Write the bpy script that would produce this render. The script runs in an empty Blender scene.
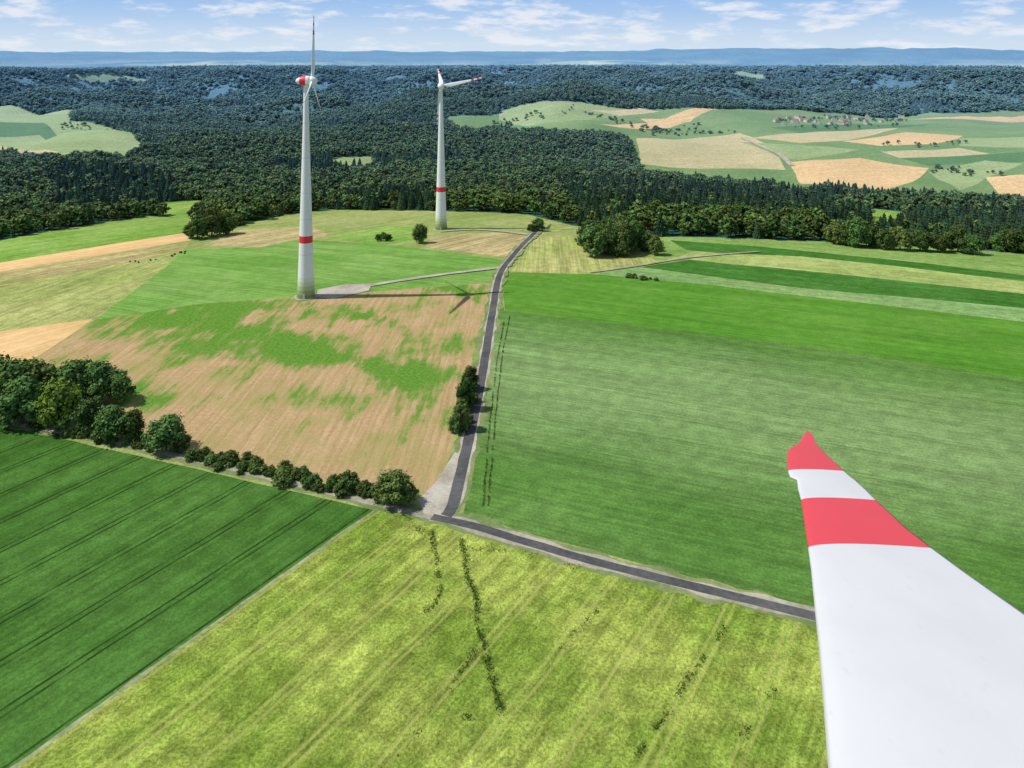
import bpy, math, random, time
import numpy as np
from mathutils import Vector, Matrix, noise, geometry
T0=time.time()
random.seed(7)
S=bpy.context.scene
LINK=S.collection.objects.link
# ---------------------------------------------------------------- camera (level camera with a falling front, so that towers stay vertical)
H=140.0; F=800.0; CY=53.0
cam=bpy.data.cameras.new('camera'); cam.sensor_width=36; cam.lens=36*F/1024; cam.shift_y=-(384-CY)/1024; cam.clip_end=80000; cam.clip_start=0.1
co=bpy.data.objects.new('camera',cam); LINK(co); co.location=(0,0,H); co.rotation_euler=(math.pi/2,0,0); S.camera=co
# ---------------------------------------------------------------- terrain
BD=[0,480,600,690,950,1300,2000,3000,4300,5200,6500,7800,9200,12000,14000,16000,24000]
BH=[0,0,-3,-9,-32,-54,-52,-44,-10,-50,0,-40,-10,5,150,165,60]
AD=[0,600,1100,2000,3500,9000,12000,14000,24000]
AA=[0,0,30,170,260,160,25,60,60]
def terr(x,y):
    d=math.hypot(x,y)
    if d<480: return 0.0
    b=float(np.interp(d,BD,BH)); a=float(np.interp(d,AD,AA))
    a*=1-.9*math.exp(-((x-1000)/1000)**2-((y-2000)/900)**2)-.85*math.exp(-((x+1350)/600)**2-((y-2100)/600)**2)
    n=noise.fractal(Vector((x/1000.0+3.1,y/700.0+7.7,0.3)),1.0,2.1,4)
    z=b+a*n
    if d<12000:
        lim=140-d*.0185-18
        if z>lim: z=lim+22*math.tanh((z-lim)/60)
    if 9300<d<13500: z+=70*math.exp(-((d-11200)/900)**2)*(.75+1.2*noise.noise(Vector((x/2500,y/4000,9))))
    if d>11000:
        az=math.atan2(x,y)
        z+=min(1,(d-11000)/3000)*(60*math.exp(-((az-0.36)/0.2)**2)-12)
    return z
def W(u,v):
    """survey: where on the terrain is the point seen at photo position u,v"""
    D=((u-512)/F,1.0,(CY-v)/F)
    if D[2]<0:
        t=-H/D[2]
        if math.hypot(D[0]*t,D[1]*t)<480: return (D[0]*t,D[1]*t)
    t=300.0
    while t<40000:
        z=H+D[2]*t
        if z<terr(D[0]*t,D[1]*t): break
        t*=1.004
    a,b=t/1.004,t
    for _ in range(14):
        m=(a+b)/2
        if H+D[2]*m<terr(D[0]*m,D[1]*m): b=m
        else: a=m
    return (D[0]*b,D[1]*b)
def proj(x,y,z=0): return 512+F*x/y, CY-F*(z-H)/y
def ang(p,q):
    a=W(*p); b=W(*q); return math.atan2(b[1]-a[1],b[0]-a[0])
# ---------------------------------------------------------------- node helpers
class NT:
    def __init__(s,name):
        s.m=bpy.data.materials.new(name); s.m.use_nodes=True; s.t=s.m.node_tree
        s.b=s.t.nodes['Principled BSDF']; s.pos=s.n('ShaderNodeNewGeometry').outputs['Position']; s.nrm=None
    def n(s,t,**k):
        x=s.t.nodes.new(t)
        for a,v in k.items(): setattr(x,a,v)
        return x
    def put(s,sock,v):
        if v is None: return
        if isinstance(v,bpy.types.NodeSocket): s.t.links.new(v,sock)
        else:
            if isinstance(v,(tuple,list)) and len(v)==3 and sock.type=='RGBA': v=(*v,1)
            sock.default_value=v
    def math(s,op,a,b=None,c=None,clamp=False):
        x=s.n('ShaderNodeMath',operation=op,use_clamp=clamp)
        for i,v in enumerate((a,b,c)): s.put(x.inputs[i],v)
        return x.outputs[0]
    def mix(s,f,a,b,mode='MIX'):
        x=s.n('ShaderNodeMix',data_type='RGBA',blend_type=mode)
        s.put(x.inputs[0],f); s.put(x.inputs[6],a); s.put(x.inputs[7],b); return x.outputs[2]
    def noise(s,vec,sc,det=3,rough=.55):
        x=s.n('ShaderNodeTexNoise'); s.put(x.inputs['Vector'],vec); x.inputs['Scale'].default_value=sc
        x.inputs['Detail'].default_value=det; x.inputs['Roughness'].default_value=rough; return x.outputs['Fac']
    def ramp(s,v,a,b,c=0,d=1):
        x=s.n('ShaderNodeMapRange',interpolation_type='SMOOTHSTEP'); s.put(x.inputs[0],v)
        for i,q in enumerate((a,b,c,d)): s.put(x.inputs[i+1],q)
        return x.outputs[0]
    def vscale(s,vec,v3):
        x=s.n('ShaderNodeVectorMath',operation='MULTIPLY'); s.put(x.inputs[0],vec); x.inputs[1].default_value=v3; return x.outputs[0]
    def rot(s,a):
        x=s.n('ShaderNodeVectorRotate',rotation_type='Z_AXIS'); s.put(x.inputs[0],s.pos); x.inputs['Angle'].default_value=-a; return x.outputs[0]
    def sep(s,v):
        x=s.n('ShaderNodeSeparateXYZ'); s.put(x.inputs[0],v); return x.outputs
    def dist(s):
        d=s.n('ShaderNodeVectorMath',operation='LENGTH'); s.put(d.inputs[0],s.pos); return d.outputs['Value']
    def far(s,col,target=(.26,.42,.60),L=3600.,st=800.,mx=.93):  # aerial haze painted into the base colour, growing with distance from the origin
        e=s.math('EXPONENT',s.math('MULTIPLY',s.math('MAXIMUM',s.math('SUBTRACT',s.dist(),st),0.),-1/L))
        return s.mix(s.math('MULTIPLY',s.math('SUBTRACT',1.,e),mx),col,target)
    def bump(s,h,dist,st=1):
        x=s.n('ShaderNodeBump'); x.inputs['Distance'].default_value=dist; x.inputs['Strength'].default_value=st
        s.put(x.inputs['Height'],h); s.nrm=x.outputs[0]
    def fin(s,col,rough=.9,spec=.1):
        if rough>=.75:
            s.t.nodes.remove(s.b); b=s.n('ShaderNodeBsdfDiffuse'); s.put(b.inputs['Color'],col)
            s.t.links.new(b.outputs[0],s.t.nodes['Material Output'].inputs[0])
        else:
            b=s.b; s.put(b.inputs['Base Color'],col); s.put(b.inputs['Roughness'],rough); b.inputs['Specular IOR Level'].default_value=spec
        if s.nrm: s.t.links.new(s.nrm,b.inputs['Normal'])
        return s.m
def lin(r,g,b,k=0.88):
    f=lambda c:(c/255/12.92 if c/255<.04045 else ((c/255+.055)/1.055)**2.4)*k
    return (f(r),f(g),f(b))
def crop(name,c1,c2,a,tram=None,tcol=None,tst=.7,streak=.25,grain=.3,bump=.35,macro=.015,gs=1.1,tw=.45,far=False,wob=1.6,band=None,dark=None):
    k=NT(name); r=k.rot(a)
    big=k.noise(k.pos,macro,3,.6)
    col=k.mix(k.ramp(big,.35,.65),c1,c2)
    st=k.noise(k.vscale(r,(.018,.55,0)),1,3,.6)
    st2=k.noise(k.vscale(r,(.006,.09,0)),1,2,.5)
    if band:
        yb=k.math('ADD',k.sep(r)[1],k.math('MULTIPLY',k.math('SUBTRACT',big,.5),90.))
        bf=k.math('MULTIPLY',k.ramp(yb,band[0]-45,band[0]+35),k.ramp(yb,band[1]-35,band[1]+30,1,0))
        col=k.mix(k.math('MULTIPLY',bf,.75),col,band[2])
    f=k.math('ADD',k.ramp(st,.3,.7,1-streak,1+streak),k.ramp(st2,.3,.7,-streak*.6,streak*.6))
    g=k.noise(k.pos,gs,3,.78)
    g2=k.noise(k.pos,gs*.16,2,.6)
    f=k.math('MULTIPLY',f,k.ramp(g,.25,.75,1-grain,1+grain))
    f=k.math('MULTIPLY',f,k.ramp(g2,.3,.7,1-grain*.5,1+grain*.5))
    cc=k.n('ShaderNodeCombineXYZ'); [k.put(cc.inputs[i],f) for i in range(3)]
    col=k.mix(1,col,cc.outputs[0],'MULTIPLY')
    if dark: # thin spots in the crop, showing the darker stems
        dn=k.noise(k.vscale(r,(.10,.35,0)),1,5,.75)
        col=k.mix(k.ramp(dn,.56,.70,0,.75),col,dark)
    if tram:
        y=k.sep(r)[1]
        wb=k.noise(k.vscale(r,(.03,.03,0)),1,1)
        y=k.math('ADD',y,k.math('MULTIPLY',wb,wob))
        md=k.math('FLOORED_MODULO',y,float(tram))
        t=None
        for c in (1.2,3.2):
            q=k.ramp(k.math('ABSOLUTE',k.math('SUBTRACT',md,c)),tw*.4,tw*1.3,1,0)
            t=q if t is None else k.math('MAXIMUM',t,q)
        t=k.math('MULTIPLY',t,k.ramp(k.noise(k.vscale(r,(.12,.5,0)),1,2),.25,.6,.3,1))
        t=k.math('MULTIPLY',t,tst)
        col=k.mix(t,col,tcol)
    if bump: k.bump(g,bump)
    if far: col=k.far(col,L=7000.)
    return k.fin(col)
aA=ang((10,768),(372,510)); aG=ang((506,311),(1024,379)); aC=ang((462,470),(493,315)); aR1=ang((650,268),(1024,308)); aL=ang((0,263),(187,233))
def across(p,a):
    x,y=W(*p); return -x*math.sin(a)+y*math.cos(a)
MATS={}
def M(n,m): MATS[n]=m
def forest_mat():
    k=NT('countryside')
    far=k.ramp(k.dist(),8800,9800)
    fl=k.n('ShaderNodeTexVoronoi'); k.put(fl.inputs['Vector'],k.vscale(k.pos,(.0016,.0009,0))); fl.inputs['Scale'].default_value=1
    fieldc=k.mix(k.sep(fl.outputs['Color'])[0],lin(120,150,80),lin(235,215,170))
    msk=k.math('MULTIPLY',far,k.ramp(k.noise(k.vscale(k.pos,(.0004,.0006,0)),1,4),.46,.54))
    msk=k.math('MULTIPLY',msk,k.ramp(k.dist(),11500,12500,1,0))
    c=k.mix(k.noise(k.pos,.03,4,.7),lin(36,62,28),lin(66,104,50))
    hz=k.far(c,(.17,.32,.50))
    hz=k.mix(msk,hz,k.mix(.6,fieldc,(.36,.54,.70)))  # far fields carry a fixed blue haze tint in their colour
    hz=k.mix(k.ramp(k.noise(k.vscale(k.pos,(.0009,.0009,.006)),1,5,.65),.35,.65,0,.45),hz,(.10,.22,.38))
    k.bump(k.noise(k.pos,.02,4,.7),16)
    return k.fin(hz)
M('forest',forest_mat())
M('meadow',crop('meadow',lin(138,156,88),lin(160,168,106),aL,streak=.15,grain=.25))
M('field_left_green',crop('field_left_green',lin(120,158,70),lin(140,170,88),aL,streak=.2))
M('wheat',crop('wheat',lin(226,190,138),lin(212,178,122),aL,20,lin(190,160,110),.5,streak=.12,grain=.12,bump=.15))
M('fallow',crop('fallow',lin(156,156,98),lin(178,166,116),aL,streak=.25))
M('dull_meadow',crop('dull_meadow',lin(150,162,94),lin(170,174,110),ang((0,331),(165,268)),streak=.2))
M('green_k',crop('green_k',lin(110,154,70),lin(130,166,88),aR1,24,lin(86,128,56),.5,streak=.15,grain=.18))
M('tan',crop('tan',lin(184,168,122),lin(170,160,112),aL,streak=.25))
M('yellowish',crop('yellowish',lin(156,166,94),lin(174,174,112),aC,12,lin(122,140,72),.4,streak=.2))
M('r_light',crop('r_light',lin(140,168,94),lin(126,158,82),aR1,streak=.18))
M('r_dark',crop('r_dark',lin(66,114,46),lin(76,124,54),aR1,streak=.16))
M('r_yellow',crop('r_yellow',lin(170,182,112),lin(152,170,98),aR1,streak=.16))
M('r_pale',crop('r_pale',lin(126,160,98),lin(140,166,106),aR1,streak=.16))
M('r_bright',crop('r_bright',lin(86,138,48),lin(100,146,58),aR1,streak=.14,grain=.2))
b0=across((760,470),aG); b1=across((760,365),aG)
M('g_main',crop('g_main',lin(84,124,56),lin(102,138,70),aG,18,lin(74,108,54),.35,streak=.15,grain=.28,bump=.3,macro=.008,band=(b0,b1,lin(132,158,104))))
M('a_green',crop('a_green',lin(64,104,42),lin(80,120,54),aA,15,lin(32,56,24),.9,streak=.16,grain=.28,bump=.35,tw=.38,wob=1.0))
M('b_rape',crop('b_rape',lin(124,150,60),lin(162,176,84),aA,15,lin(186,188,108),.5,streak=.2,grain=.48,bump=.6,macro=.03,gs=1.3,tw=.5,wob=3,dark=lin(92,124,44)))
def mottled():
    k=NT('c_mottled'); r=k.rot(aC)
    a=k.n('ShaderNodeAttribute',attribute_name='veg').outputs['Fac']
    n=k.noise(k.vscale(r,(.03,.15,0)),1,6,.72); n2=k.noise(k.pos,.6,4,.75); n3=k.noise(k.pos,.035,4,.6)
    v=k.math('ADD',a,k.math('MULTIPLY',k.math('SUBTRACT',n,.5),4.6)); v=k.math('ADD',v,k.math('MULTIPLY',k.math('SUBTRACT',n2,.5),2.4)); v=k.math('ADD',v,k.math('MULTIPLY',k.math('SUBTRACT',n3,.5),2.6))
    f=k.ramp(v,-.05,.9)
    st=k.noise(k.vscale(r,(.02,.5,0)),1,4,.7)
    soil=k.mix(k.ramp(k.math('ADD',k.math('MULTIPLY',st,.55),k.math('MULTIPLY',n2,.45)),.32,.68),lin(160,134,92),lin(206,174,138))
    soil=k.mix(k.ramp(n3,.35,.65,0,.6),soil,lin(156,152,92))
    gr=k.mix(k.ramp(n2,.3,.7),lin(74,124,36),lin(116,154,68))
    k.bump(n2,.35)
    return k.fin(k.mix(f,soil,gr))
M('c_mottled',mottled())
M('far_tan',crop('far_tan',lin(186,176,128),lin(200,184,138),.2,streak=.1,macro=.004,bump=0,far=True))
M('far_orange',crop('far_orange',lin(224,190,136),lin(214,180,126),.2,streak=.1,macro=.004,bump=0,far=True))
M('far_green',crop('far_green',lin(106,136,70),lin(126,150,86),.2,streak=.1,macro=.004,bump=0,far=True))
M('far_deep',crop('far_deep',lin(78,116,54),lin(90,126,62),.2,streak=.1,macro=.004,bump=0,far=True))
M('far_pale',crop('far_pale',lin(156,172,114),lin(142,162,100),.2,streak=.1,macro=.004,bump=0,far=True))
# ---------------------------------------------------------------- field map
PLAT=[(-600,300),(-200,262),(0,240),(70,228),(150,216),(190,219),(235,228),(290,214),(330,210),(440,211),(530,214),(575,226),(660,236),(860,243),(1024,253),(1300,270),(1800,300),(1800,1400),(-900,1400)]
FI=[('meadow',PLAT),
('field_left_green',[(-200,258),(0,240),(150,217),(185,219),(188,233),(0,263),(-200,290)]),
('wheat',[(-200,290),(0,263),(187,233),(188,240),(0,272),(-200,302)]),
('fallow',[(-200,302),(0,272),(188,240),(182,252),(70,273),(0,287),(-200,318)]),
('dull_meadow',[(-200,318),(0,287),(70,273),(182,252),(165,268),(95,318),(0,331),(-200,350)]),
('wheat',[(-200,350),(0,331),(93,319),(45,352),(0,375),(-200,430)]),
('tan',[(200,246),(240,230),(310,226),(330,236),(260,247)]),
('tan',[(428,238),(470,233),(522,233),(528,240),(505,257),(425,247)]),
('field_left_green',[(330,238),(380,226),(425,226),(425,240),(380,246)]),
('green_k',[(184,250),(260,247),(300,240),(400,246),(505,260),(498,270),(490,285),(380,291),(200,304),(95,320),(165,268)]),
('c_mottled',[(95,320),(200,304),(380,291),(490,283),(441,492),(385,494),(195,455),(130,432),(0,395),(0,376),(45,352)]),
('yellowish',[(512,271),(537,238),(580,236),(600,258),(690,257),(600,273),(540,275)]),
('r_light',[(655,236),(860,243),(1024,254),(1300,272),(1300,312),(1024,281),(850,262),(700,250),(660,262),(640,250)]),
('r_dark',[(672,240),(760,247),(1024,275),(1300,300),(1300,312),(1024,281),(690,250)]),
('r_yellow',[(710,252),(800,257),(1024,281),(1300,312),(1300,327),(1024,294),(690,259)]),
('r_dark',[(690,259),(1024,294),(1300,327),(1300,345),(1024,308),(800,288),(640,267)]),
('r_pale',[(590,274),(640,267),(800,288),(1024,308),(1300,345),(1300,372),(1024,322),(700,284)]),
('r_bright',[(501,272),(590,274),(700,284),(1024,322),(1300,372),(1300,425),(1024,379),(800,345),(505,311)]),
('g_main',[(501,300),(505,311),(800,345),(1024,379),(1300,425),(1500,800),(818,612),(462,515)]),
('a_green',[(-400,335),(0,424),(374,510),(0,775),(-900,1400)]),
('b_rape',[(374,510),(425,520),(818,622),(1500,800),(1800,1400),(-900,1400),(0,775)]),
# distant farmland
('far_pale',[(-250,106),(0,106),(80,110),(70,121),(115,129),(165,143),(130,158),(60,162),(0,156),(-250,160)]),
('far_deep',[(-250,125),(0,122),(45,123),(90,131),(40,135),(-250,138)]),
('far_tan',[(-250,148),(0,146),(60,152),(0,156),(-250,160)]),
('field_left_green',[(158,203),(200,200),(212,208),(185,220),(160,214)]),
('far_pale',[(330,157),(372,156),(372,168),(335,170)]),
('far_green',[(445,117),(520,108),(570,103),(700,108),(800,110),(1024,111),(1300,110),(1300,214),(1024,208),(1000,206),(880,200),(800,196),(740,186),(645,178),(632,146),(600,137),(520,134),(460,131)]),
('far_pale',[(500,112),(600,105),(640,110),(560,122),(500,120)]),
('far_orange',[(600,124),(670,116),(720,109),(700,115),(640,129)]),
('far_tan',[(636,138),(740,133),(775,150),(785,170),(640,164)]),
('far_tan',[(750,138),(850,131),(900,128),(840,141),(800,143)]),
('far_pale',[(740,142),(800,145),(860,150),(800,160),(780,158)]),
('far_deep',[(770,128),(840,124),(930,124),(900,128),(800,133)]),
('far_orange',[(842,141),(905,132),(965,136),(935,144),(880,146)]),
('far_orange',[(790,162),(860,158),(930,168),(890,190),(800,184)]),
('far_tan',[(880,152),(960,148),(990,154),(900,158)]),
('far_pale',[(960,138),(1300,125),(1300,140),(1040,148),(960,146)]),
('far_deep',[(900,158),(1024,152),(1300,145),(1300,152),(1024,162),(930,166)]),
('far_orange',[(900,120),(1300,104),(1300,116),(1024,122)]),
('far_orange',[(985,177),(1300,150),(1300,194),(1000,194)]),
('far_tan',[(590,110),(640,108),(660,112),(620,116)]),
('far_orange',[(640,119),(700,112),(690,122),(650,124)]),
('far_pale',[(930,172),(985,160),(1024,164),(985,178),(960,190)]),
('field_left_green',[(866,208),(905,212),(912,232),(870,234)]),
('far_pale',[(735,72),(770,72),(765,80),(740,79)]),
('far_green',[(60,77),(130,76),(150,80),(90,82)]),
]
def jit(x,y):
    d=math.hypot(x,y); a=.8 if d<560 else 5.0; q=.09 if d<560 else .012
    return (x+a*noise.noise(Vector((x*q,y*q,1))),y+a*noise.noise(Vector((x*q,y*q,5))))
FW=[]
for n,p in FI:
    w=[W(u,max(v,60)) for u,v in p]; o=[]
    for i in range(len(w)):
        a=w[i];b=w[(i+1)%len(w)]; L=math.hypot(b[0]-a[0],b[1]-a[1]); d=math.hypot(a[0],a[1])
        k=max(1,min(70,int(L/(6 if d<520 else 25 if d<1500 else 50))))
        for j in range(k): t=j/k; o.append(jit(a[0]+(b[0]-a[0])*t,a[1]+(b[1]-a[1])*t))
    FW.append((n,o))
def inpoly(X,Y,poly):
    ins=np.zeros(X.shape,bool); n=len(poly)
    P=np.array(poly); bx0,by0=P.min(0); bx1,by1=P.max(0)
    sel=np.where((X>=bx0)&(X<=bx1)&(Y>=by0)&(Y<=by1))[0]; x=X[sel]; y=Y[sel]; r=np.zeros(x.shape,bool)
    for i in range(n):
        x1,y1=poly[i]; x2,y2=poly[(i+1)%n]
        if y1==y2: continue
        r^=((y1>y)!=(y2>y))&(x<(x2-x1)*(y-y1)/(y2-y1)+x1)
    ins[sel]=r; return ins
pts=[];edges=[]
for n,w in FW:
    s=len(pts); pts+=w; e=len(pts)
    edges+= [(i,i+1) for i in range(s,e-1)]+[(e-1,s)]
r=60.0; rings=[]
while r<24000: rings.append(r); r*=1.03
angs=[math.radians(a) for a in np.arange(-42,42.01,.6)]+[math.radians(a) for a in range(50,311,10)]
pts.append((0.01,0.02))
for i,rr in enumerate(rings):
    for a in angs: pts.append((rr*math.sin(a+.003*(i%2)),rr*math.cos(a+.003*(i%2))))
cw=[w for n,w in FW if n=='c_mottled'][0]
gx,gy=np.meshgrid(np.arange(-260,10,3.5),np.arange(220,520,3.5)); gx=gx.ravel()+.37; gy=gy.ravel()+.61
ii=inpoly(gx,gy,cw)
pts+=list(zip(gx[ii].tolist(),gy[ii].tolist()))
res=geometry.delaunay_2d_cdt([Vector(p) for p in pts],edges,[],0,1e-3)
gv=[(p.x,p.y,terr(p.x,p.y)) for p in res[0]]; gf=[tuple(f) for f in res[2]]
me=bpy.data.meshes.new('ground'); me.from_pydata(gv,[],gf); me.update()
ga=np.array(gv); fa=np.array(gf); cen=ga[fa].mean(axis=1); X=cen[:,0]; Y=cen[:,1]
names=list(MATS); mi=np.zeros(len(gf),np.int32)
mi[np.hypot(X,Y)<560]=names.index('meadow')
for n,w in FW: mi[inpoly(X,Y,w)]=names.index(n)
for n in names: me.materials.append(MATS[n])
me.polygons.foreach_set('material_index',mi); me.polygons.foreach_set('use_smooth',np.ones(len(gf),bool))
BL=[(165,312,85,15,1.2),(245,330,45,10,.9),(330,358,55,10,1.3),(400,378,30,14,1.3),(290,345,40,9,1),(365,318,45,7,1.0),(440,286,60,7,1.0),(150,400,30,12,.9),(90,345,25,8,-.2),(210,300,80,9,.9),(120,335,30,8,.5),(420,330,40,12,-.2),(215,350,60,10,.9),(80,380,50,16,.6),(440,370,30,40,.35),(300,450,160,25,-.6),(230,395,90,20,-.2)]
veg=np.zeros(len(gv),np.float32)
for i,(x,y,z) in enumerate(gv):
    if abs(x)<280 and 210<y<530:
        u,v=proj(x,y,z); s=.0
        for a,b,c,d,e in BL: s+=e*math.exp(-((u-a)/c)**2-((v-b-(u-a)*.12)/d)**2)
        veg[i]=s
at=me.attributes.new('veg','FLOAT','POINT'); at.data.foreach_set('value',veg)
g=bpy.data.objects.new('ground',me); LINK(g)
print('ground',len(gf),time.time()-T0)
# ---------------------------------------------------------------- roads
def simple(name,c1,c2,sc=.6,bump=.02,rough=.85):
    k=NT(name); n=k.noise(k.pos,sc,5,.7); n2=k.noise(k.pos,sc*.12,3)
    c=k.mix(k.ramp(k.math('MULTIPLY',k.math('ADD',n,n2),.5),.3,.7),c1,c2); k.bump(n,bump); return k.fin(c,rough,.2)
m_as=simple('asphalt',(.055,.056,.06),(.125,.125,.125)); m_gr=simple('gravel',(.26,.23,.18),(.50,.47,.40),.8); m_co=simple('concrete_track',(.20,.20,.14),(.46,.43,.34),.5)
m_vg=simple('verge_grass',(.10,.17,.05),(.28,.29,.14),.5,.2)
def zoff(x,y,o):
    d=math.hypot(x,y); return terr(x,y)+o+.5*min(1,max(0,(d-430)/80))
def strip(name,px,width,mat,off,jit=0):
    w=[Vector(W(*p)) for p in px]
    P=[]
    for i in range(len(w)-1):
        p0=w[max(i-1,0)];p1=w[i];p2=w[i+1];p3=w[min(i+2,len(w)-1)]
        k=max(2,int((p2-p1).length/2.5))
        for j in range(k):
            t=j/k; P.append(.5*((2*p1)+(p2-p0)*t+(2*p0-5*p1+4*p2-p3)*t*t+(3*p1-p0-3*p2+p3)*t**3))
    P.append(w[-1]); V=[];Fc=[]
    for i,p in enumerate(P):
        d=(P[min(i+1,len(P)-1)]-P[max(i-1,0)]).normalized(); nn=Vector((-d.y,d.x))
        wl=width/2*(1+jit*(noise.noise(Vector((i*.35,1,off*50))))) ; wr=width/2*(1+jit*(noise.noise(Vector((i*.35,9,off*50)))))
        for q in (p+nn*wl,p-nn*wr): V.append((q.x,q.y,zoff(q.x,q.y,off)))
        if i: Fc.append((2*i-2,2*i-1,2*i+1,2*i))
    m=bpy.data.meshes.new(name); m.from_pydata(V,[],Fc); m.materials.append(mat); m.update()
    o=bpy.data.objects.new(name,m); LINK(o); return o
def poly(name,px,mat,off):
    w=[W(*p) for p in px]; V=[(x,y,zoff(x,y,off)) for x,y in w]
    m=bpy.data.meshes.new(name); m.from_pydata(V,[],[tuple(range(len(V)))]); m.materials.append(mat); m.update()
    o=bpy.data.objects.new(name,m); LINK(o)
RM=[(446,516),(453,505),(462,468),(473,420),(483,370),(492,315),(500,275),(514,255),(528,240),(540,228)]
RR=[(432,517),(470,525),(520,540),(600,563),(700,588),(818,617),(1100,690),(1400,775)]
RL=[(-400,333),(-200,376),(0,421),(90,436),(200,461),(330,492),(432,517)]
strip('grass_verge',RM,8.5,m_vg,.012,.6)
strip('grass_verge',RR,8.5,m_vg,.014,.6)
strip('grass_verge',RL,6.5,m_vg,.016,.7)
strip('road_shoulder',RM,5.2,m_gr,.024,.5)
strip('road_shoulder',RR,5.2,m_co,.028,.6)
strip('farm_track',RL,2.8,m_co,.032,.25)
poly('gravel_junction',[(424,514),(418,500),(436,482),(455,452),(461,455),(452,518)],m_gr,.036)
strip('asphalt_road',RM,3.8,m_as,.042,.1)
strip('asphalt_road',RR,3.2,m_as,.047,.14)
strip('field_margin',[(374,511),(200,634),(0,778),(-120,865)],1.1,simple('margin',(.12,.17,.06),(.42,.42,.26)),.02,1.0)
poly('crane_pad',[(316,298),(318,290),(345,285),(372,284),(369,291),(335,299)],m_gr,.02)
strip('access_track',[(345,290),(400,281),(450,274),(500,268)],4.5,m_gr,.028,.2)
strip('access_track',[(440,232),(480,230),(528,235)],5,m_gr,.05,.1)
strip('farm_track',[(590,273),(640,266),(690,258),(760,252)],2.5,m_co,.06,.1)
strip('country_road',[(742,138),(760,146),(778,154),(792,166)],10,m_gr,.6)
# ---------------------------------------------------------------- vegetation
def leafmat(name,dark,light,sc=.35,hz=(.25,.47,.68)):
    k=NT(name); gi=k.n('ShaderNodeNewGeometry').outputs['Random Per Island']
    oi=k.n('ShaderNodeObjectInfo').outputs['Random']
    n=k.noise(k.pos,sc,1,.6)
    f=k.math('ADD',k.math('MULTIPLY',gi,.45),k.math('MULTIPLY',k.ramp(n,.3,.7),.55))
    c=k.mix(f,dark,light)
    hs=k.n('ShaderNodeHueSaturation'); k.put(hs.inputs['Color'],c)
    k.put(hs.inputs['Hue'],k.ramp(oi,0,1,.47,.52)); k.put(hs.inputs['Value'],k.ramp(k.math('FRACT',k.math('MULTIPLY',oi,7.3)),0,1,.65,1.4))
    return k.fin(k.far(hs.outputs[0],hz,mx=.9),.75,.12)  # distant foliage colour fades to painted haze
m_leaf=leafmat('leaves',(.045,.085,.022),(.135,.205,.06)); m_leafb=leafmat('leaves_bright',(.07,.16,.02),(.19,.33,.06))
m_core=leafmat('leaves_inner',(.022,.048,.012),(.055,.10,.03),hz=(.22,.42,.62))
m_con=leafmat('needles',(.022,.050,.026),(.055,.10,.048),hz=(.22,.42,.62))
m_bark=simple('bark',(.06,.045,.035),(.14,.11,.09),3)
import bmesh
def ico(sub):
    b=bmesh.new(); bmesh.ops.create_icosphere(b,subdivisions=sub,radius=1); b.verts.ensure_lookup_table()
    v=[tuple(x.co) for x in b.verts]; f=[tuple(q.index for q in x.verts) for x in b.faces]; b.free(); return v,f
ICO=ico(2); ICO1=ico(1)
def cone(V,Fc,Mt,a,b,ra,rb,m,n=6):
    a=Vector(a);b=Vector(b); d=(b-a).normalized(); x=d.orthogonal().normalized(); y=d.cross(x); s=len(V)
    for p,rr in ((a,ra),(b,rb)):
        for i in range(n):
            t=2*math.pi*i/n; V.append(tuple(p+x*rr*math.cos(t)+y*rr*math.sin(t)))
    for i in range(n): Fc.append((s+i,s+(i+1)%n,s+n+(i+1)%n,s+n+i)); Mt.append(m)
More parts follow.
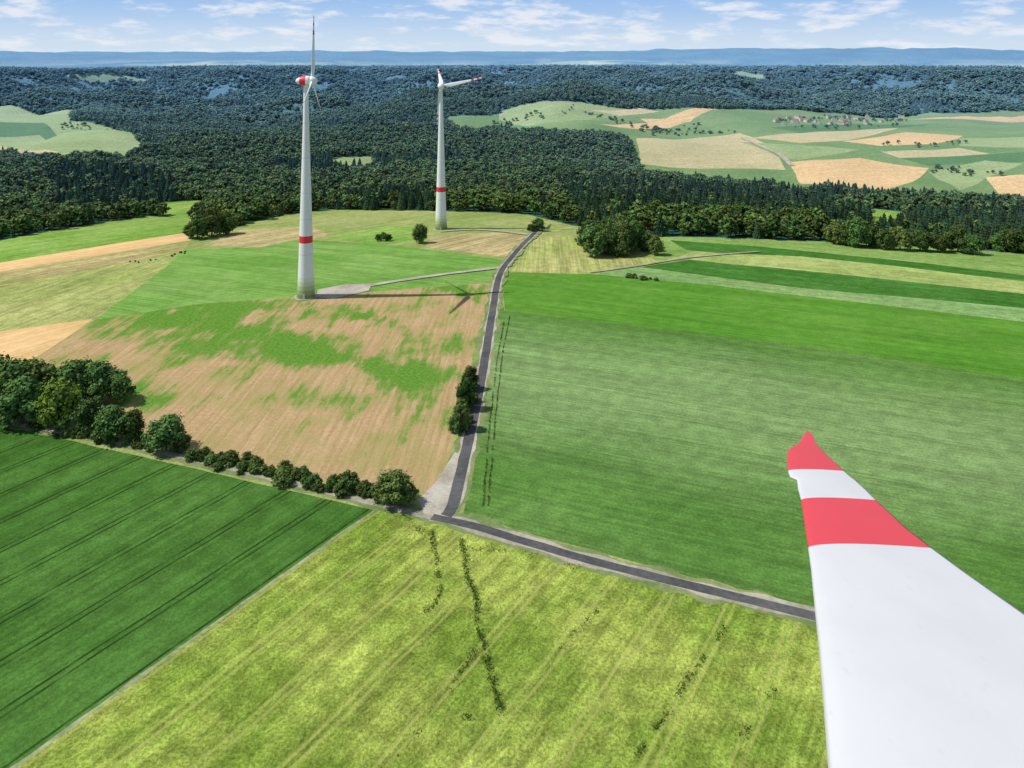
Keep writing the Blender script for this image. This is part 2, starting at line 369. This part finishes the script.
def tree_mesh(name,seed,Ht,R,nl,nleaf,ls,leaf,low=.3,fine=True):
    g=random.Random(seed); V=[];Fc=[];Mt=[]
    cone(V,Fc,Mt,(0,0,-.3),(0,0,Ht*.35),Ht*.03,Ht*.02,2); cone(V,Fc,Mt,(0,0,Ht*.35),(g.uniform(-.4,.4),g.uniform(-.4,.4),Ht*.75),Ht*.02,Ht*.008,2)
    L=[]
    for i in range(nl):
        a=i*2.4+g.uniform(-.5,.5); q=(i+.5)/nl; z=Ht*(low+(.86-low)*q)
        rr=R*math.sqrt(max(.02,1-((q-.35)/.75)**2))*g.uniform(.4,.78)
        if q>.88: rr*=.4
        lr=R*g.uniform(.26,.5); L.append((Vector((rr*math.cos(a),rr*math.sin(a),z)),lr))
    for c,lr in L:
        if fine: cone(V,Fc,Mt,(0,0,max(Ht*.2,c.z-Ht*.2)),tuple(c),Ht*.012,Ht*.004,2,4)
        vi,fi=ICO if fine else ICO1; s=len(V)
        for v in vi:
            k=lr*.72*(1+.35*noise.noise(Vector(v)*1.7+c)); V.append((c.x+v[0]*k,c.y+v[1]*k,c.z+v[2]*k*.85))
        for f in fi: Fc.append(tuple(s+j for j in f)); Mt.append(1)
        for _ in range(nleaf):
            d=Vector((g.gauss(0,1),g.gauss(0,1),g.gauss(.25,1))).normalized()
            k=lr*g.uniform(.68,1.2)*(1+.45*noise.noise(d*2+c)); p=c+Vector((d.x*k,d.y*k,d.z*k*.88))
            nn=(d+Vector((g.uniform(-1,1),g.uniform(-1,1),g.uniform(-.4,1)))*.7).normalized(); x=nn.orthogonal().normalized(); y=nn.cross(x); t=g.uniform(0,6.28)
            x,y=x*math.cos(t)+y*math.sin(t),y*math.cos(t)-x*math.sin(t); s1=ls*g.uniform(.5,1.3); s2=s1*g.uniform(.5,1); s=len(V)
            V+= [tuple(p+x*s1),tuple(p+y*s2+nn*ls*.15),tuple(p-x*s1),tuple(p-y*s2+nn*ls*.15)]; Fc.append((s,s+1,s+2,s+3)); Mt.append(0)
    m=bpy.data.meshes.new(name); m.from_pydata(V,[],Fc)
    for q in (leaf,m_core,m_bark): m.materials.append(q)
    m.polygons.foreach_set('material_index',Mt); m.update(); return m
def conifer_mesh(name,seed,Ht,R):
    g=random.Random(seed); V=[];Fc=[];Mt=[]
    cone(V,Fc,Mt,(0,0,-.3),(0,0,Ht*.95),Ht*.016,.05,1)
    nt=8
    for i in range(nt):
        q=i/nt; z0=Ht*(.12+.84*q); z1=z0+Ht*.17; rr=R*(1-q)**.75+.4; n=8; s=len(V)
        V.append((0,0,min(z1,Ht)))
        for j in range(n*2):
            a=math.pi*j/n+i; k=rr*(g.uniform(.85,1.2) if j%2 else g.uniform(.5,.7)); V.append((k*math.cos(a),k*math.sin(a),z0-(k*.25)+g.uniform(-.3,.3)))
        for j in range(n*2): Fc.append((s,s+1+j,s+1+(j+1)%(n*2))); Mt.append(0)
    m=bpy.data.meshes.new(name); m.from_pydata(V,[],Fc); m.materials.append(m_con); m.materials.append(m_bark)
    m.polygons.foreach_set('material_index',Mt); m.update(); return m
fc=bpy.data.collections.new('forest_tree_kinds')
kinds=[]
for i in range(4): kinds.append(tree_mesh(f'kind_{i}_broadleaf',10+i,16,5.8,8,18,1.3,m_leaf,.3,False))
for i in range(3): kinds.append(conifer_mesh(f'kind_{4+i}_conifer',30+i,18,3.8))
for m in kinds:
    o=bpy.data.objects.new(m.name,m); fc.objects.link(o)
def scatter(name,rows,coll):
    m=bpy.data.meshes.new(name); m.from_pydata([r[:3] for r in rows],[],[])
    a=m.attributes.new('sc','FLOAT_VECTOR','POINT'); a.data.foreach_set('vector',np.array([(r[3],r[3],r[4]) for r in rows],np.float32).ravel())
    a=m.attributes.new('rt','FLOAT_VECTOR','POINT'); a.data.foreach_set('vector',np.array([(0,0,r[5]) for r in rows],np.float32).ravel())
    a=m.attributes.new('kd','INT','POINT'); a.data.foreach_set('value',np.array([r[6] for r in rows],np.int32))
    o=bpy.data.objects.new(name,m); LINK(o)
    t=bpy.data.node_groups.new(name+'_scatter','GeometryNodeTree')
    t.interface.new_socket('Geometry',in_out='INPUT',socket_type='NodeSocketGeometry'); t.interface.new_socket('Geometry',in_out='OUTPUT',socket_type='NodeSocketGeometry')
    N=t.nodes.new; gi=N('NodeGroupInput'); go=N('NodeGroupOutput'); ip=N('GeometryNodeInstanceOnPoints'); ci=N('GeometryNodeCollectionInfo')
    ci.inputs['Collection'].default_value=coll; ci.inputs['Separate Children'].default_value=True; ci.inputs['Reset Children'].default_value=True
    ip.inputs['Pick Instance'].default_value=True
    def na(n,ty):
        x=N('GeometryNodeInputNamedAttribute'); x.data_type=ty; x.inputs['Name'].default_value=n; return x.outputs['Attribute']
    l=t.links.new; l(gi.outputs[0],ip.inputs['Points']); l(ci.outputs[0],ip.inputs['Instance']); l(na('kd','INT'),ip.inputs['Instance Index'])
    l(na('rt','FLOAT_VECTOR'),ip.inputs['Rotation']); l(na('sc','FLOAT_VECTOR'),ip.inputs['Scale']); l(ip.outputs[0],go.inputs[0])
    md=o.modifiers.new('scatter','NODES'); md.node_group=t; return o
rg=np.random.RandomState(3); rows=[]
fxs=[w for n,w in FW]
for d0,d1,spc,sx,sz in ((520,2400,9.5,1.0,1.0),(2400,5000,17,1.75,1.15),(5000,9700,36,3.6,1.4)):
    xs=np.arange(-d1*.66,d1*.66,spc); ys=np.arange(0,d1,spc); gx,gy=np.meshgrid(xs,ys); gx=gx.ravel()+rg.uniform(-.45,.45,gx.size)*spc; gy=gy.ravel()+rg.uniform(-.45,.45,gy.size)*spc
    dd=np.hypot(gx,gy); az=np.abs(np.arctan2(gx,gy)); ok=(dd>d0)&(dd<=d1)&(az<math.radians(36)); gx=gx[ok];gy=gy[ok]
    bad=np.zeros(gx.shape,bool)
    for w in fxs: bad|=inpoly(gx,gy,w)
    gx=gx[~bad];gy=gy[~bad]
    for x,y in zip(gx,gy):
        x=float(x);y=float(y); d=math.hypot(x,y)
        c=noise.noise(Vector((x*.005,y*.005,2)))+ (0.36 if (x>60 and d<1100) else (-.12 if d<1300 else -.3))
        isc=random.random()<(.82 if c>.1 else .05)
        k=random.choice((4,5,6)) if isc else random.choice((0,1,2,3))
        e=random.uniform(.6,1.25)
        rows.append((x,y,terr(x,y)-.5,e*sx*1.15,e*sz*random.uniform(.85,1.1)*(1.0 if isc else .92),random.uniform(0,6.28),k))
scatter('forest',rows,fc); print('forest',len(rows),time.time()-T0)
# near tree meshes
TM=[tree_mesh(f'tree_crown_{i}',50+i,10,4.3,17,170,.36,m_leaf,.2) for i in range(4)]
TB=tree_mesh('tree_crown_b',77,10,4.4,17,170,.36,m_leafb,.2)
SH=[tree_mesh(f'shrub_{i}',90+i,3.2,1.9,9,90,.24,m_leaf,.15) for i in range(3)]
def tree(u,v,hpx,wpx=None,mesh=None,name='deciduous_tree'):
    x,y=W(u,v); z=terr(x,y); hm=hpx*y/F*1.03
    m=mesh or random.choice(TM)
    o=bpy.data.objects.new(name,m); LINK(o); o.location=(x,y,z-.1); s=hm/10
    sx=s if wpx is None else wpx*y/F/8.8
    o.scale=(sx,sx,s); o.rotation_euler=(0,0,random.uniform(0,6.28)); return o
for a in [(8,412,50,55),(32,405,44,50),(22,424,46,48),(58,428,46,44,TB),(72,404,44,50),(98,402,40,44),(118,402,30,30),(88,432,34,34),(112,440,34,36),(132,440,30,30),(-25,410,55,60),(166,450,33,38),(182,452,18,18),(395,504,32,36),(380,500,18,20),(408,503,20,22),
 (461,430,32,20),(466,410,32,20),(470,390,24,16),(456,433,20,16),(420,243,19,16),(383,241,9,8),(378,241,7,6),(388,241,7,8),(538,231,13,14),(531,232,8,8),(197,239,24,22),(212,236,28,26),(190,238,14,14),(226,234,22,22),
 (834,244,22,20),(858,247,30,26),(846,245,20,22),(900,250,24,24),(884,249,20,20),(920,251,22,22),(958,252,26,28),(972,254,20,22),(938,252,18,20),(1010,252,24,24),(1028,254,26,24),(998,251,18,18),(870,246,20,22)]:
    tree(*a)
# grove, shrubs
gcoll=bpy.data.collections.new('grove_tree_kinds')
for i,m in enumerate(TM+SH): gcoll.objects.link(bpy.data.objects.new(f'k{i}_'+m.name,m))
rows=[]
for _ in range(36):
    u=random.uniform(588,656); v=random.uniform(246,258)
    hp=32 if u<640 else 19
    x,y=W(u,v); z=terr(x,y); s=hp*random.uniform(.65,1.05)*y/F/10
    rows.append((x,y,z,s*.95,s,random.uniform(0,6.28),random.randrange(4)))
scatter('tree_grove',rows,gcoll)
def shrubs(name,pl,n,s0,s1,jx=1.2):
    rows=[]; w=[Vector(W(*p)) for p in pl]; L=[(w[i+1]-w[i]).length for i in range(len(w)-1)]; T=sum(L)
    for _ in range(n):
        t=random.uniform(0,T); i=0
        while t>L[i] and i<len(L)-1: t-=L[i]; i+=1
        p=w[i].lerp(w[i+1],t/L[i]); x=p.x+random.gauss(0,jx); y=p.y+random.gauss(0,jx); s=random.uniform(s0,s1)*(.65+.7*abs(noise.noise(Vector((p.x*.12,p.y*.12,8))))*2)
        rows.append((x,y,terr(x,y)-.1,s*random.uniform(.9,1.3),s,random.uniform(0,6.28),4+random.randrange(3)))
    return scatter(name,rows,gcoll)
shrubs('hedge',[(190,456),(240,466),(290,478),(330,488),(380,498)],115,.3,1.25,1.8)
shrubs('hedge',[(30,428),(100,441),(160,453)],30,.5,1.0)
shrubs('roadside_shrubs',[(462,432),(468,405),(471,375)],30,.6,1.4,.9)
shrubs('field_shrubs',[(628,278),(656,281)],12,.6,.9,1.5)
shrubs('field_shrubs',[(125,263),(160,260),(185,252)],14,.2,.5,2.5)
# distant hedgerows
rows=[]
for pl,n in (([(780,122),(840,118),(910,121)],60),([(575,106),(640,128),(700,126)],50),([(880,146),(960,143)],14),([(640,130),(740,132)],34),([(60,124),(160,134)],46),([(930,168),(1000,175)],22),([(800,128),(900,126)],20),([(500,124),(570,112)],24)):
    w=[Vector(W(*p)) for p in pl]
    for _ in range(n):
        i=random.randrange(len(w)-1); p=w[i].lerp(w[i+1],random.random()); x=p.x+random.gauss(0,14); y=p.y+random.gauss(0,14); e=random.uniform(.3,.8)
        rows.append((x,y,terr(x,y)-.3,e*1.2,e*.8,random.uniform(0,6),random.randrange(4)))
scatter('distant_hedgerow',rows,fc)
# weed tufts along lodged crop tracks
def tufts(name,lines,mat,wig=1.4):
    V=[];Fc=[]; g=random.Random(5)
    for pl,dens,wd,gap,sz in lines:
        w=[Vector(W(*p)) for p in pl]
        for i in range(len(w)-1):
            a,b=w[i],w[i+1]; L=(b-a).length
            for _ in range(int(L*dens)):
                p=a.lerp(b,g.random()); q=noise.noise(Vector((p.x*.2,p.y*.2,4)))+.5*noise.noise(Vector((p.x*.8,p.y*.8,4)))
                if q<gap: continue
                wl=noise.noise(Vector((p.y*.09,3,len(pl))))*wig
                x=p.x+g.gauss(0,wd)+wl; y=p.y+g.gauss(0,wd); z=g.uniform(.1,.6); s=g.uniform(.5,1.2)*sz
                n=Vector((g.uniform(-1,1),g.uniform(-1,1),g.uniform(.3,1))).normalized(); X=n.orthogonal().normalized(); Yv=n.cross(X); c=Vector((x,y,z)); k=len(V)
                V+=[tuple(c+X*s),tuple(c+Yv*s*.6),tuple(c-X*s),tuple(c-Yv*s*.6)]; Fc.append((k,k+1,k+2,k+3))
    m=bpy.data.meshes.new(name); m.from_pydata(V,[],Fc); m.materials.append(mat); m.update(); o=bpy.data.objects.new(name,m); LINK(o)
m_tuft=leafmat('weeds',(.04,.095,.016),(.12,.21,.04))
tufts('weed_tufts',[([(433,532),(437,560),(441,585),(432,604),(424,612)],20,.4,-.3,.24),([(463,540),(468,575),(478,620),(488,665),(501,714)],26,.5,-.35,.25),([(476,648),(462,672),(448,694)],16,.5,-.1,.24),([(465,716),(470,720)],30,.4,-1,.25),
 ([(738,612),(705,655),(680,690),(650,740),(640,756)],18,.45,-.05,.24),([(430,712),(395,762)],16,.4,-.1,.24),([(775,690),(735,745)],12,.4,.05,.24),([(612,596),(560,650)],9,.4,.1,.24),([(400,516),(440,545),(520,552),(580,570)],9,.8,.12,.26)],m_tuft)
tufts('crop_track_weeds',[([(510,316),(503,350),(496,410),(488,506)],9,.14,-.25,.24),([(504,322),(497,360),(489,430),(483,506)],9,.14,-.2,.24)],leafmat('weeds_dark',(.035,.08,.018),(.08,.15,.035)),.25)
# ---------------------------------------------------------------- turbines
def paint(name,c,rough=.45,dirt=.08):
    k=NT(name); n=k.noise(k.vscale(k.pos,(1,1,.25)),.9,4,.6)
    return k.fin(k.mix(k.ramp(n,.35,.75,0,dirt*2),c,tuple(x*.75 for x in c)),rough,.4)
p_white=paint('white_paint',(.76,.77,.79)); p_red=paint('red_paint',(.72,.035,.05)); p_grey=paint('grey_paint',(.55,.56,.58))
p_g=[paint(f'green_paint_{i}',c) for i,c in enumerate([(.17,.24,.08),(.27,.35,.15),(.40,.48,.26),(.55,.61,.42),(.68,.72,.60)])]
def newobj(name,V,Fc,Mt,mats,parent=None,smooth=True):
    m=bpy.data.meshes.new(name); m.from_pydata(V,[],Fc)
    for q in mats: m.materials.append(q)
    m.polygons.foreach_set('material_index',Mt); m.polygons.foreach_set('use_smooth',[smooth]*len(Fc)); m.update()
    o=bpy.data.objects.new(name,m); LINK(o); o.parent=parent; return o
def lathe(prof,mat_of,n=40):
    V=[];Fc=[];Mt=[]
    for z,r in prof:
        for i in range(n): t=2*math.pi*i/n; V.append((r*math.cos(t),r*math.sin(t),z))
    for k in range(len(prof)-1):
        for i in range(n):
            j=(i+1)%n; Fc.append((k*n+i,k*n+j,(k+1)*n+j,(k+1)*n+i)); Mt.append(mat_of((prof[k][0]+prof[k+1][0])/2))
    return V,Fc,Mt
def airfoil(n=24):
    o=[]
    for i in range(n):
        t=2*math.pi*i/n; x=.5*(1+math.cos(t)); th=.6*(.2969*math.sqrt(max(x,0))-.126*x-.3516*x*x+.2843*x**3-.1036*x**4)*(1 if i<=n//2 else -1)*2
        o.append((x,th))
    return o
AF=airfoil()
def blade(Lb):
    V=[];Fc=[];Mt=[]; n=len(AF)
    st=[(0,1.8,1),(1.5,1.9,.95),(4,3.2,.45),(7,3.5,.3),(12,3.0,.24),(20,2.3,.2),(28,1.7,.18),(31,1.5,.17),(34,1.25,.17),(36.5,1.05,.16),(39,.8,.16),(40.3,.45,.15),(41,.1,.15)]
    for z,c,th in st:
        z*=Lb/41
        for q,(x,t) in enumerate(AF):
            if th>.8: a=2*math.pi*q/n; V.append((c/2*math.cos(a),c/2*math.sin(a),z))
            else: V.append(((x-.35)*c,t*c*th*3,z))
    for k in range(len(st)-1):
        z=(st[k][0]+st[k+1][0])/2; m=1 if (z>34 and not 36.5<z<39) or 28<z<31 else 0
        for i in range(n): j=(i+1)%n; Fc.append((k*n+i,k*n+j,(k+1)*n+j,(k+1)*n+i)); Mt.append(m)
    return V,Fc,Mt
def turbine(u,v,hub,yaw,dirs,Lb=41,base=5.3):
    x,y=W(u,v); z=terr(x,y)
    e=bpy.data.objects.new('wind_turbine',None); LINK(e); e.location=(x,y,z)
    hs=[0,2.4,4.8,7.2,9.6,12,20,31.5,35.5,45,60,80,100,hub-2]
    rs=[base,5.02,4.84,4.7,4.6,4.5,4.2,3.85,3.72,3.4,2.95,2.35,1.75,1.35]
    def mo(zz):
        if zz<12: return 2+int(zz//2.4)
        return 1 if 31.5<zz<35.5 else 0
    V,Fc,Mt=lathe(list(zip(hs,rs)),mo,48); newobj('tower',V,Fc,Mt,[p_white,p_red]+p_g,e)
    V=[];Fc=[];Mt=[]
    for zz in (25,45,60,80,100):
        rr=float(np.interp(zz,hs,rs))+.02; a,b,c=lathe([(zz-.12,rr),(zz+.12,rr)],lambda q:0,48); s=len(V); V+=a; Fc+=[tuple(s+i for i in f) for f in b]; Mt+=c
    newobj('tower_joints',V,Fc,Mt,[p_grey],e)
    a,b,c=lathe([(-.5,base+1.6),(.3,base+1.6),(.3,base-.1)],lambda q:0,48); newobj('foundation',a,b,c,[m_gr],e,False)
    Vd=[(-.6,0,0),(.6,0,0),(.6,0,2.3),(-.6,0,2.3),(-.6,.3,0),(.6,.3,0),(.6,.3,2.3),(-.6,.3,2.3)]
    o=newobj('door',Vd,[(0,1,2,3),(1,5,6,2),(4,0,3,7),(3,2,6,7)],[0]*4,[p_grey],e,False); o.location=(0,-base,.5)
    nac=bpy.data.objects.new('nacelle',None); LINK(nac); nac.parent=e; nac.location=(0,0,hub); nac.rotation_euler=(0,0,yaw)
    pr=[(-6.0,.05),(-5.7,.8),(-5,1.5),(-3.5,2.25),(-1.5,2.75),(0,2.9),(1.2,2.9),(2.4,2.8),(2.5,2.6),(2.6,2.8),(4.4,2.55),(5.6,1.9),(6.3,1.1),(6.6,.05)]
    V,Fc,Mt=lathe(pr,lambda q:1 if -3.5<q<-.2 else 0,32); V=[(c,a,b) for a,b,c in V]
    newobj('nacelle_shell',V,Fc,Mt,[p_white,p_red],nac)
    V,Fc,Mt=lathe([(-3,1.2),(-1,1.2)],lambda q:0,24); newobj('yaw_neck',V,Fc,Mt,[p_white],nac)
    for i,d in enumerate(dirs):
        V,Fc,Mt=blade(Lb); o=newobj(f'blade_{i+1}',V,Fc,Mt,[p_white,p_red],e)
        ax=Vector((math.cos(yaw),math.sin(yaw),0)); d=Vector(d).normalized(); q=d.cross(ax).normalized(); tw=math.radians(25)
        chord=(q*math.cos(tw)+ax*math.sin(tw)); chord=(chord-d*chord.dot(d)).normalized(); th=d.cross(chord)
        mt=Matrix((chord,th,d)).transposed().to_4x4(); o.matrix_local=Matrix.Translation(Vector((0,0,hub))+ax*3.6+d*2.0)@mt
    return e
ya=math.radians(3); q=Vector((-math.sin(ya),math.cos(ya),0)); Z=Vector((0,0,1))
turbine(306,297,124,ya,[Z*math.cos(a)+q*math.sin(a) for a in (math.radians(6),math.radians(126),math.radians(246))],36)
turbine(441,229,120,math.radians(-80),[(.97,.0,.2),(-.17,.9,.38),(-.12,.25,-.95)],34,5.2)
# ---------------------------------------------------------------- foreground rotor blade (of the turbine the photographer stands on)
ST=[(431,807.5,808.5,1),(433,805,811,1),(438,802,814,1),(444,798,816,1),(447,792,819,1),(450,788.5,822,1),(457,787,829,1),(464.5,787,837,1),(471,788,844,0),(477,790,851,0),(480,797,855,0),(489,798,865,0),(500,801,876,1),(513,803,890,1),(528,805,906,1),(548,808,932,0),(570,811,962,0),(612,815,1022,0),(650,819,1075,0),(700,823,1145,0),(768,828,1238,0),(850,833,1345,0),(1000,845,1520,0)]
V=[];Fc=[];Mt=[];n=len(AF)
for v,l,r,m in ST:
    mm=v-384; s=(38*mm-1849)/(2975+34*mm); z=30.4-27.2*s
    A=Vector(((l-512)/F*z,z,H-(v-CY)/F*z)); B=Vector(((r-512)/F*z,z,H-(v-CY)/F*z)); ch=B-A
    axd=Vector((.22,.93,-.28)).normalized(); th=ch.normalized().cross(axd).normalized()
    for x,t in AF: V.append(tuple(A+ch*x+th*t*ch.length*.26))
for k in range(len(ST)-1):
    for i in range(n): j=(i+1)%n; Fc.append((k*n+i,k*n+j,(k+1)*n+j,(k+1)*n+i)); Mt.append(1 if ST[k][3] else 0)
Fc.append(tuple(range(n))); Mt.append(1)
def bladepaint(name,c):
    k=NT(name); n=k.noise(k.vscale(k.pos,(.8,.25,.8)),.7,5,.6); n2=k.noise(k.vscale(k.pos,(6,.6,6)),1,4,.6)
    col=k.mix(k.ramp(n,.35,.7,0,.25),c,tuple(x*.8 for x in c)); col=k.mix(k.ramp(n2,.6,.8,0,.3),col,tuple(x*.7 for x in c)); return k.fin(col,.5,.35)
m_bw=bladepaint('blade_white',(.64,.645,.66)); m_br=bladepaint('blade_red',(.70,.05,.07))
newobj('rotor_blade',V,Fc,Mt,[m_bw,m_br])
# ---------------------------------------------------------------- village
V=[];Fc=[];Mt=[]
for _ in range(34):
    u=random.uniform(765,905); x,y=W(u,random.uniform(117,125)); z=terr(x,y); w=random.uniform(3.5,5.5); l=random.uniform(6,10); hh=random.uniform(3.5,5); a=random.uniform(0,3.14); s=len(V)
    for px_,py_,pz in [(-l,-w,-1),(l,-w,-1),(l,w,-1),(-l,w,-1),(-l,-w,hh),(l,-w,hh),(l,w,hh),(-l,w,hh),(-l,0,hh+w*.8),(l,0,hh+w*.8)]:
        V.append((x+px_*math.cos(a)-py_*math.sin(a),y+px_*math.sin(a)+py_*math.cos(a),z+pz))
    for f,m in (((0,1,5,4),0),((2,3,7,6),0),((1,2,6,9,5),0),((3,0,4,8,7),0),((4,5,9,8),1),((6,7,8,9),1)): Fc.append(tuple(s+i for i in f)); Mt.append(m)
newobj('distant_village',V,Fc,Mt,[simple('render_wall',(.42,.42,.42),(.6,.6,.58)),simple('roof_tiles',(.30,.18,.15),(.24,.19,.18))],None,False)
# ---------------------------------------------------------------- light
el=math.radians(54)
sun=bpy.data.lights.new('sun','SUN'); sun.energy=4.5; sun.angle=math.radians(.5); sun.color=(1,.95,.86); so=bpy.data.objects.new('sun',sun); LINK(so)
so.rotation_euler=Vector((math.cos(el),.03,-math.sin(el))).to_track_quat('-Z','Y').to_euler(); so.location=(-100,0,300)
w=bpy.data.worlds.new('World'); S.world=w; w.use_nodes=True; t=w.node_tree; bg=t.nodes['Background']; bg.inputs[1].default_value=.095
N=t.nodes.new; l=t.links.new
sky=N('ShaderNodeTexSky'); sky.sky_type='NISHITA'; sky.sun_disc=False; sky.sun_elevation=el; sky.sun_rotation=math.radians(270); sky.altitude=300; sky.air_density=1.0; sky.dust_density=.3; sky.ozone_density=2.5
tc=N('ShaderNodeTexCoord'); sx=N('ShaderNodeSeparateXYZ'); l(tc.outputs['Generated'],sx.inputs[0])
def mrange(a,b,c,d,src):
    m=N('ShaderNodeMapRange'); m.interpolation_type='SMOOTHSTEP'
    for i,q_ in enumerate((a,b,c,d)): m.inputs[i+1].default_value=q_
    l(src,m.inputs[0]); return m.outputs[0]
def mixn(f,a,b):
    m=N('ShaderNodeMix'); m.data_type='RGBA'
    for i,v in ((0,f),(6,a),(7,b)):
        if isinstance(v,bpy.types.NodeSocket): l(v,m.inputs[i])
        else: m.inputs[i].default_value=v
    return m.outputs[2]
low=mixn(mrange(0,.07,0,1,sx.outputs[2]),(6.6,7.9,9.2,1),(3.6,5.7,9.0,1))
base=mixn(mrange(.1,.45,0,1,sx.outputs[2]),low,sky.outputs[0])
mp=N('ShaderNodeMapping'); mp.inputs['Scale'].default_value=(8,8,34); mp.inputs['Location'].default_value=(2.3,.7,1)
nz=N('ShaderNodeTexNoise'); nz.inputs['Scale'].default_value=1.9; nz.inputs['Detail'].default_value=7; nz.inputs['Roughness'].default_value=.6
l(tc.outputs['Generated'],mp.inputs[0]); l(mp.outputs[0],nz.inputs['Vector'])
cl=mixn(mrange(.47,.66,0,.85,nz.outputs['Fac']),base,(8.8,9.1,9.7,1))
l(cl,bg.inputs[0])
S.view_settings.view_transform='Standard'; S.view_settings.look='None'; S.view_settings.exposure=0
print('done',time.time()-T0)
